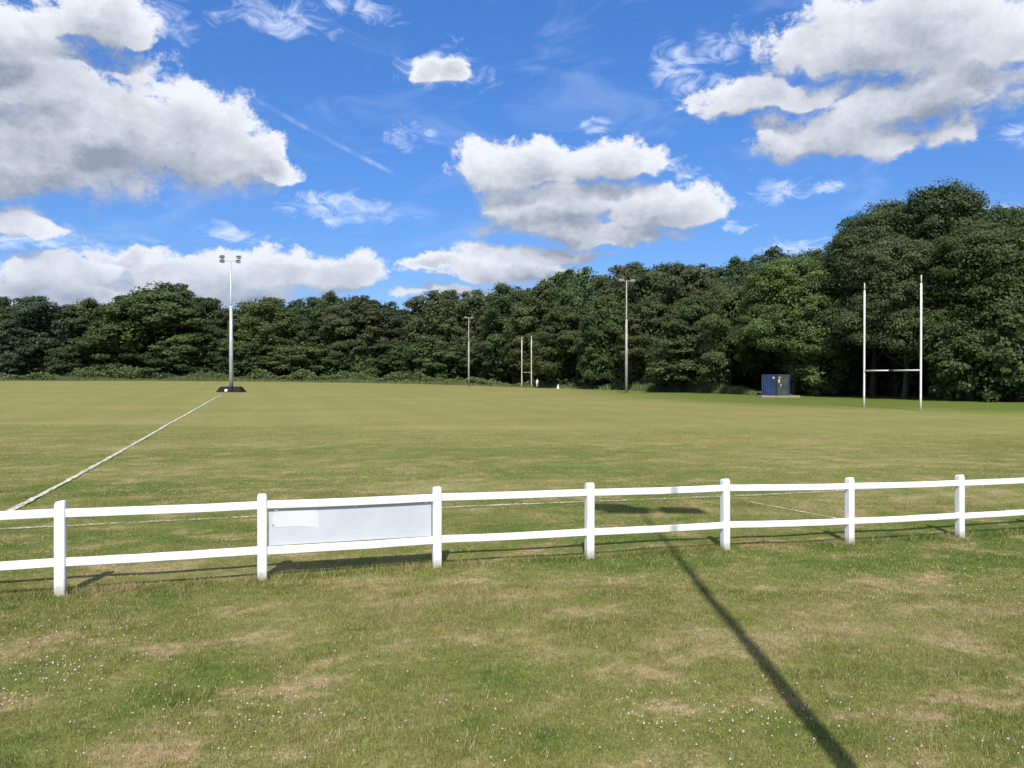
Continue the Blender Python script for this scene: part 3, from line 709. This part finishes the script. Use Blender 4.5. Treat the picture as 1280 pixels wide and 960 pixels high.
def leaf_quads(P, Nrm, size, r):
    n_ = len(P)
    Nn = Nrm + r.normal(0, .55, (n_, 3)); Nn /= np.linalg.norm(Nn, axis=1, keepdims=True)
    h = np.where(np.abs(Nn[:, 2:3]) < .9, np.array([[0, 0, 1.]]), np.array([[1., 0, 0]]))
    a = np.cross(Nn, h); a /= np.linalg.norm(a, axis=1, keepdims=True); b = np.cross(Nn, a)
    th = r.uniform(0, 2 * np.pi, n_)[:, None]
    a, b = a * np.cos(th) + b * np.sin(th), b * np.cos(th) - a * np.sin(th)
    s = size[:, None]
    v = np.empty((n_, 4, 3)); asp = r.uniform(.45, .8, n_)[:, None]
    v[:, 0] = P - a * s; v[:, 1] = P - b * s * asp + Nn * s * .12; v[:, 2] = P + a * s; v[:, 3] = P + b * s * asp + Nn * s * .12
    return v.reshape(-1, 3)
def crown_mesh(name, seed, W=14., H=18., nclump=120, nleaf=230, leaf=.24, low=.06, top=1.0, spread=1.0):
    r = np.random.default_rng(seed)
    P, N, S = [], [], []
    ph = r.uniform(0, 6.28, 6)
    # a handful of big boughs, each a rounded mass, give the crown its lobes
    nb = 11
    bc = []
    for i in range(nb):
        t_ = (i + .5) / nb; zz = low + .16 + (1 - low - .30) * t_ ** .9
        rr = W / 2 * .58 * math.sqrt(max(.05, 1 - ((zz - .42) / .62) ** 2)) * r.uniform(.55, 1.0)
        ang = i * 2.4 + r.uniform(-.5, .5)
        bc.append((math.cos(ang) * rr, math.sin(ang) * rr, zz * H, W * r.uniform(.20, .29)))
    bc.append((r.uniform(-1, 1), r.uniform(-1, 1), H * (1 - .62 * W * .26 / H * 1.35), W * .26))
    bc = np.array(bc)
    for i in range(nclump):
        k = r.integers(len(bc)); c0 = bc[k]
        d = r.normal(0, 1, 3); d[2] += .35; d /= np.linalg.norm(d)
        # outward from the trunk preferred
        o = np.array([c0[0], c0[1], 0.]); 
        if np.dot(d, o) < -.3 * np.linalg.norm(o): d[:2] *= -1
        rad = c0[3] * r.uniform(.78, 1.08)
        c = c0[:3] + d * rad * np.array([1, 1, .85])
        c[2] = max(c[2], low * H + .5)
        cr = W * r.uniform(.030, .092)
        n_ = int(nleaf * (cr / (W * .068)) ** 2)
        dd = r.normal(0, 1, (n_, 3)); dd[:, 2] = dd[:, 2] * .9 + .25; dd /= np.linalg.norm(dd, axis=1, keepdims=True)
        q = r.uniform(.35, 1.12, (n_, 1)) ** .7
        lump = 1 + .25 * np.sin(dd @ r.normal(0, 3, 3) + ph[i % 6])[:, None]
        P.append(c + dd * q * lump * cr * np.array([1.15, 1.15, .72])); N.append(dd * .8 + d * .5 + np.array([0, 0, .35])); S.append(leaf * r.uniform(.6, 1.25, n_))
    # inner mass keeps the sky from showing through everywhere
    n_ = int(nclump * nleaf * .20)
    k = r.integers(len(bc), size=n_); dd = r.normal(0, 1, (n_, 3)); dd /= np.linalg.norm(dd, axis=1, keepdims=True)
    P.append(bc[k, :3] + dd * bc[k, 3:4] * r.uniform(.3, .92, (n_, 1))); N.append(dd); S.append(leaf * r.uniform(1.0, 1.9, n_))
    # single sprays standing out from the outline
    n_ = int(nclump * 9)
    k = r.integers(len(bc), size=n_); dd = r.normal(0, 1, (n_, 3)); dd[:, 2] += .5; dd /= np.linalg.norm(dd, axis=1, keepdims=True)
    P.append(bc[k, :3] + dd * bc[k, 3:4] * r.uniform(.95, 1.12, (n_, 1)) * np.array([1, 1, .9])); N.append(dd); S.append(leaf * r.uniform(.6, 1.1, n_))
    P, N, S = np.concatenate(P), np.concatenate(N), np.concatenate(S)
    P[:, 2] = np.where(P[:, 2] < .1, .1 + r.uniform(0, .6, len(P)), P[:, 2])
    v = leaf_quads(P, N, S, r)
    # fit to the nominal size
    z1 = np.percentile(v[:, 2], 99.95); wx = np.percentile(np.abs(v[:, :2]), 99.7)
    v[:, 2] *= H / z1; v[:, :2] *= (W / 2) / wx
    return raw_mesh(name, v, 4, np.arange(len(v)), [LM['mid']])
def trunk_mesh(name, seed, H=18., W=14.):
    r = random.Random(seed); bm = bmesh.new()
    pts_ = [(0, 0, -.4), (.1, 0, .6), (r.uniform(-.2, .2), r.uniform(-.2, .2), H * .2), (r.uniform(-.5, .5), r.uniform(-.5, .5), H * .45), (r.uniform(-.6, .6), r.uniform(-.6, .6), H * .78)]
    tube(bm, pts_, [.48, .36, .30, .2, .06], 9)
    for i in range(7):
        a = i * 2.4 + r.uniform(-.4, .4); z = H * r.uniform(.14, .5); ln = W * r.uniform(.22, .4)
        p0 = Vector(pts_[2]).lerp(Vector(pts_[3]), max(0, min(1, (z / H - .2) / .25)))
        p1 = p0 + Vector((math.cos(a) * ln * .5, math.sin(a) * ln * .5, ln * .35)); p2 = p0 + Vector((math.cos(a) * ln, math.sin(a) * ln, ln * .8))
        tube(bm, [p0, p1, p2], [.15, .09, .03], 6)
    me = bpy.data.meshes.new(name); bmesh.ops.recalc_face_normals(bm, faces=bm.faces); bm.to_mesh(me); bm.free()
    me.materials.append(m_bark)
    for p_ in me.polygons: p_.use_smooth = True
    return me
CR = [crown_mesh('crown', s, nclump=c, nleaf=nl, leaf=lf) for s, c, nl, lf in ((11, 190, 300, .185), (12, 210, 280, .18), (13, 180, 310, .195), (14, 200, 290, .185), (15, 190, 300, .19))]
CRN = [crown_mesh('crown', s, nclump=310, nleaf=340, leaf=.128) for s in (21, 22, 23)]
BU = [crown_mesh('crown', s, W=8, H=7, nclump=100, nleaf=240, leaf=.14, low=.02) for s in (31, 32, 33)]
CRH = [crown_mesh('crown', s, nclump=310, nleaf=340, leaf=.128, low=.20) for s in (41, 42)]
TK = [trunk_mesh('trunk', s) for s in (1, 2, 3)]
TKB = trunk_mesh('trunk', 9, 6, 6)
ED_X = [-600, -300, 0, 240, 500, 590, 640, 700, 780, 850, 940, 1000, 1100, 1280, 1500, 1900]
ED_D = [190, 185, 181, 181, 186, 180, 166, 150, 132, 112, 94, 86, 76, 66, 60, 54]
def edge(px): return float(np.interp(px, ED_X, ED_D))
made = {}
def tree(px, top, hw, off, mat, label, kind='tree', i=0, group='trees along the edge of the wood', hollow=False):
    d = edge(px) + off; x = X(px, d); z = gz(x, d)
    Ht = CAMZ + (HORIZ - top) * d / FPX - z; Wt = 2 * hw * d / FPX
    protos, tk, W0, H0 = (CRH, TK, 14., 18.) if hollow else (CRN, TK, 14., 18.) if (kind == 'tree' and d < 100) else (CR, TK, 14., 18.) if kind == 'tree' else (BU, [TKB], 8., 7.)
    me = protos[i % len(protos)]
    root = empty('tree' if kind == 'tree' else 'shrub', (x, d, z - .05), (i * 1.7 + px * .013) % 6.28,
                 label=label, cat='tree' if kind == 'tree' else 'shrub', group=group if kind == 'tree' else 'shrubs at the foot of the wood')
    c = bpy.data.objects.new('crown', me); COL.objects.link(c); c.parent = root
    c.scale = (Wt / W0, Wt / W0, Ht / H0)
    c.material_slots[0].link = 'OBJECT'; c.material_slots[0].material = LM[mat]
    tr_ = bpy.data.objects.new('trunk', tk[i % len(tk)]); COL.objects.link(tr_); tr_.parent = root
    f = min(Wt / W0, Ht / H0); tr_.scale = (f, f, Ht / H0)
    return root
T = [
 (-62, 366, 46, 8, 'mid', 'mid green tree mostly cut off by the left edge of the photo'),
 (-8, 370, 30, 4, 'dark', 'dark narrow tree cut by the left edge beside a broad blue-green one'),
 (50, 371, 48, 5, 'blue', 'broad dark blue-green tree, first whole crown from the left edge'),
 (110, 375, 34, 11, 'olive', 'pale olive treetop squeezed between the blue-green tree and the tall dome-shaped one'),
 (200, 353, 68, 6, 'mid', 'tall dome-shaped green tree left of the floodlight on black pads'),
 (274, 374, 34, 10, 'dark', 'dark tree straight behind the pole of the floodlight on black pads'),
 (330, 371, 50, 7, 'olive', 'rounded olive-green tree just right of the floodlight on black pads'),
 (388, 372, 34, 12, 'dark', 'dark green tree behind the rounded olive one'),
 (410, 366, 26, 20, 'dark', 'dark treetop poking highest above the low far canopy'),
 (440, 370, 46, 7, 'brown', 'brownish bushy tree in the far canopy above the pale dry shrub'),
 (492, 377, 38, 10, 'blue', 'lowest bluish treetop where the far canopy dips'),
 (545, 363, 46, 6, 'brown', 'grey-brown tree just left of the farthest thin floodlight mast'),
 (598, 363, 36, 8, 'brown', 'ragged brownish tree right behind the farthest thin floodlight mast'),
 (642, 357, 40, 8, 'dark', 'dark tree rising behind the distant cream goal'),
 (690, 346, 42, 5, 'olive', 'olive tree rising behind the person in white'),
 (732, 334, 44, 8, 'mid', 'green tree just left of the brownish floodlight mast'),
 (782, 331, 44, 9, 'brown', 'brownish tree straight behind the brownish floodlight mast'),
 (832, 331, 46, 9, 'dark', 'dark tree just right of the brownish floodlight mast'),
 (880, 329, 48, 9, 'brown', 'brownish tree in the level canopy above the feathery pale shrub'),
 (922, 324, 40, 12, 'dark', 'dark tree at the end of the level canopy beside a bluish taller one'),
 (962, 309, 50, 10, 'blue', 'bluish tree with a tufted top above the blue container'),
 (992, 325, 58, 3, 'light', 'light green tree standing in front of the bluish one above the blue container'),
 (1022, 312, 42, 8, 'mid', 'mid green treetop between the light green tree and the huge dome'),
 (1092, 282, 70, 9, 'dark', 'huge dark tree behind the left post of the white goal'),
 (1178, 240, 100, 11, 'dark', 'tallest domed tree of the wood, behind the white goal'),
 (1118, 252, 66, 13, 'mid', 'green treetop forming the left shoulder of the tallest dome behind the white goal'),
 (1240, 254, 66, 13, 'mid', 'green treetop forming the right shoulder of the tallest dome behind the white goal'),
 (1132, 300, 70, 4, 'brown', 'brownish lower crown seen between the posts of the white goal'),
 (1232, 280, 76, 3, 'mid', 'leafy green tree just right of the white goal'),
 (1300, 272, 78, 7, 'mid', 'large green tree cut by the right edge of the photo'),
 (1400, 280, 90, 8, 'dark', 'dark tree beyond the right edge of the photo'),
 (676, 382, 34, 12, 'brown', 'lower brownish tree in front of the wood beside the far goal'),
 (722, 374, 38, 1, 'olive', 'lower olive tree between the person in white and the brownish mast'),
 (768, 366, 36, 0, 'mid', 'lower green tree whose crown touches the brownish mast on its left'),
 (818, 376, 38, 1, 'olive', 'lower olive tree just right of the brownish mast'),
 (866, 362, 38, 1, 'mid', 'lower green tree in front of the wood above the feathery pale shrub'),
 (912, 352, 36, 1, 'olive', 'lower olive tree left of the light green tree above the blue container'),
]
for k, (px, top, hw, off, mat, lab) in enumerate(T):
    low_ = 'lower ' in lab and px < 950
    tree(px, top, hw * (1.3 if 650 < px < 1000 else 1.15), off + (4 if px < 650 else 1 if low_ else 7 if px < 945 else 1.5), mat, lab, i=k, hollow=px in (992, 1092, 1132))
S_ = [
 (20, 425, 36, 2, 'blue', 'dark rounded shrub at the left edge of the photo under the trees'),
 (88, 428, 34, 2, 'dark', 'dark shrub under the pale olive treetop at the left'),
 (145, 420, 42, 2, 'mid', 'green shrub at the left foot of the tall dome-shaped tree'),
 (225, 425, 44, 1, 'dark', 'dark shrub at the right foot of the tall dome-shaped tree'),
 (305, 425, 40, 2, 'dark', 'dark shrub just right of the floodlight on black pads'),
 (368, 428, 40, 1, 'olive', 'olive shrub under the rounded olive tree'),
 (412, 432, 30, 1, 'mid', 'mid green shrub left of the pale dry one'),
 (456, 441, 16, -1, 'light', 'small pale dry-looking shrub at the foot of the far wood'),
 (500, 425, 36, 2, 'dark', 'dark shrub where the far canopy dips'),
 (545, 422, 40, 1, 'mid', 'green shrub left of the farthest thin floodlight mast'),
 (612, 424, 36, 2, 'dark', 'dark shrub between the thin floodlight mast and the far goal'),
 (668, 415, 34, 9, 'dark', 'dark shrub straight behind the far goal'),
 (712, 408, 44, 2, 'mid', 'large green shrub right of the person in white'),
 (760, 418, 36, 1, 'olive', 'olive shrub just left of the brownish floodlight mast'),
 (806, 412, 38, 1, 'mid', 'green shrub just right of the brownish floodlight mast'),
 (872, 418, 62, 0, 'olive', 'wide feathery pale shrub left of the blue container'),
 (905, 392, 46, 4, 'brown', 'brownish tall shrub above the feathery pale one'),
 (1018, 392, 44, 4, 'light', 'bright green bough-like shrub right above the blue container'),
 (1215, 390, 52, 0, 'mid', 'green shrub just right of the white goal'),
 (1275, 380, 58, 1, 'mid', 'green shrub cut by the right edge of the photo'),
]
for k, (px, top, hw, off, mat, lab) in enumerate(S_): tree(px, top, hw * 1.1, off + (5 if px < 650 else 2.5), mat, lab, kind='shrub', i=k)

# dense wood behind the first trees: one mass
r = np.random.default_rng(77)
tx_, tt_ = zip(*[(a[0], a[1]) for a in sorted(T) if not ('lower ' in a[5] and a[0] < 950)])
n_ = 60000
px = r.uniform(-420, 1700, n_); d = np.array([edge(p_) for p_ in px]) + r.uniform(14, 26, n_)
top = np.interp(px, tx_, tt_)
x = (px - 640) * d / FPX; z0 = ground(x, d)
Ht = (CAMZ + (HORIZ - top) * d / FPX - z0) * .80
z = z0 + Ht * r.uniform(0, 1, n_) * (.82 + .18 * vnoise(x, d, .2, 3))
v = leaf_quads(np.c_[x, d, z], np.c_[r.normal(0, .5, n_), -np.ones(n_), r.uniform(0, 1, n_)], r.uniform(.5, 1.0, n_), r)
tag(add_obj('woodland', raw_mesh('woodland', v, 4, np.arange(len(v)), [LM['dark']])), 'dense dark wood filling the space behind the first trees', 'woodland', kind='stuff')

# brambles, nettles and long grass along the foot of the wood
def undergrowth():
    r = np.random.default_rng(5); n_ = 60000
    px = r.uniform(-150, 990, n_)
    hmax = np.interp(px, [-200, 0, 200, 420, 540, 600, 680, 780, 830, 920, 945, 985, 1050, 1500], [3.0, 2.9, 3.2, 3.3, 2.8, 2.2, 2.0, 2.0, 1.5, .8, .4, .15, .2, .6])
    d = np.array([edge(p_) for p_ in px]) + r.uniform(-2.5, 2.0, n_) * np.interp(px, [0, 700, 1000], [1.3, 1.1, .6])
    x = (px - 640) * d / FPX
    hh = hmax * (.22 + .95 * vnoise(x, d * .3, .22, 2) ** 1.3) * (.5 + .75 * vnoise(x, d, .9, 4))
    z = ground(x, d) + hh * r.uniform(0, 1, n_) ** .6
    sz = np.interp(d, [60, 180], [.10, .24]) * r.uniform(.6, 1.3, n_)
    v = leaf_quads(np.c_[x, d, z], np.c_[r.normal(0, .4, n_), r.normal(-.4, .4, n_), np.ones(n_)], sz, r)
    return raw_mesh('undergrowth', v, 4, np.arange(len(v)), [LM['light']])
m_ug = leafmat('undergrowth_leaf', (.062, .092, .030), .1, (.155, .180, .072)); LM['light_keep'] = LM['light']; LM['light'] = m_ug
tag(add_obj('undergrowth', undergrowth()), 'brambles and nettles along the foot of the wood', 'undergrowth', kind='stuff')
# upright pale reeds left of the container
n_ = 3600; px = r.uniform(838, 945, n_); d = np.array([edge(p_) for p_ in px]) + r.uniform(-2.6, -.4, n_); x = (px - 640) * d / FPX
h = r.uniform(.5, 1.6, n_) * (.45 + .8 * vnoise(x, d * 0, .9, 6)) * np.interp(px, [838, 860, 925, 945], [.5, 1, 1, .35]); zz = ground(x, d)
lx = r.normal(.12, .25, n_) * h; ly = r.normal(-.1, .2, n_) * h
v = np.empty((n_, 3, 3)); n2 = 14000; p2 = r.uniform(-120, 850, n2); d2 = np.array([edge(q_) for q_ in p2]) + r.uniform(-5.5, -1.5, n2); x2 = (p2 - 640) * d2 / FPX
h2 = r.uniform(.3, 1.5, n2) * vnoise(x2, d2 * .4, .16, 9) * (.5 + .7 * vnoise(x2, d2, .8, 10)) * 1.5
x, d, h, zz = np.r_[x, x2], np.r_[d, d2], np.r_[h, h2], np.r_[zz, ground(x2, d2)]; lx = np.r_[lx, r.normal(.1, .25, n2) * h2]; ly = np.r_[ly, r.normal(-.1, .2, n2) * h2]
bw = np.r_[np.full(n_, .03), np.full(n2, .07)]; n_ += n2; v = np.empty((n_, 3, 3))
v[:, 0] = np.c_[x - bw, d, zz]; v[:, 1] = np.c_[x + bw, d, zz]; v[:, 2] = np.c_[x + lx, d + ly, zz + h]
m_reed = leafmat('long_grass_leaf', (.08, .105, .04), .1, (.17, .19, .085))
tag(add_obj('long_grass', raw_mesh('long_grass', v.reshape(-1, 3), 3, np.arange(n_ * 3), [m_reed])), 'pale uncut grass along the field edge before the wood', 'long grass', kind='stuff')

# ------------------------------------------------------------------ render settings
scene.view_settings.view_transform = 'Standard'; scene.view_settings.look = 'None'
scene.view_settings.exposure = .45; scene.view_settings.gamma = 1
cy = scene.cycles
cy.max_bounces = 5; cy.diffuse_bounces = 2; cy.glossy_bounces = 2; cy.transmission_bounces = 3; cy.transparent_max_bounces = 8
cy.use_denoising = True
try: cy.denoiser = 'OPENIMAGEDENOISE'
except Exception: pass
cy.caustics_reflective = False; cy.caustics_refractive = False
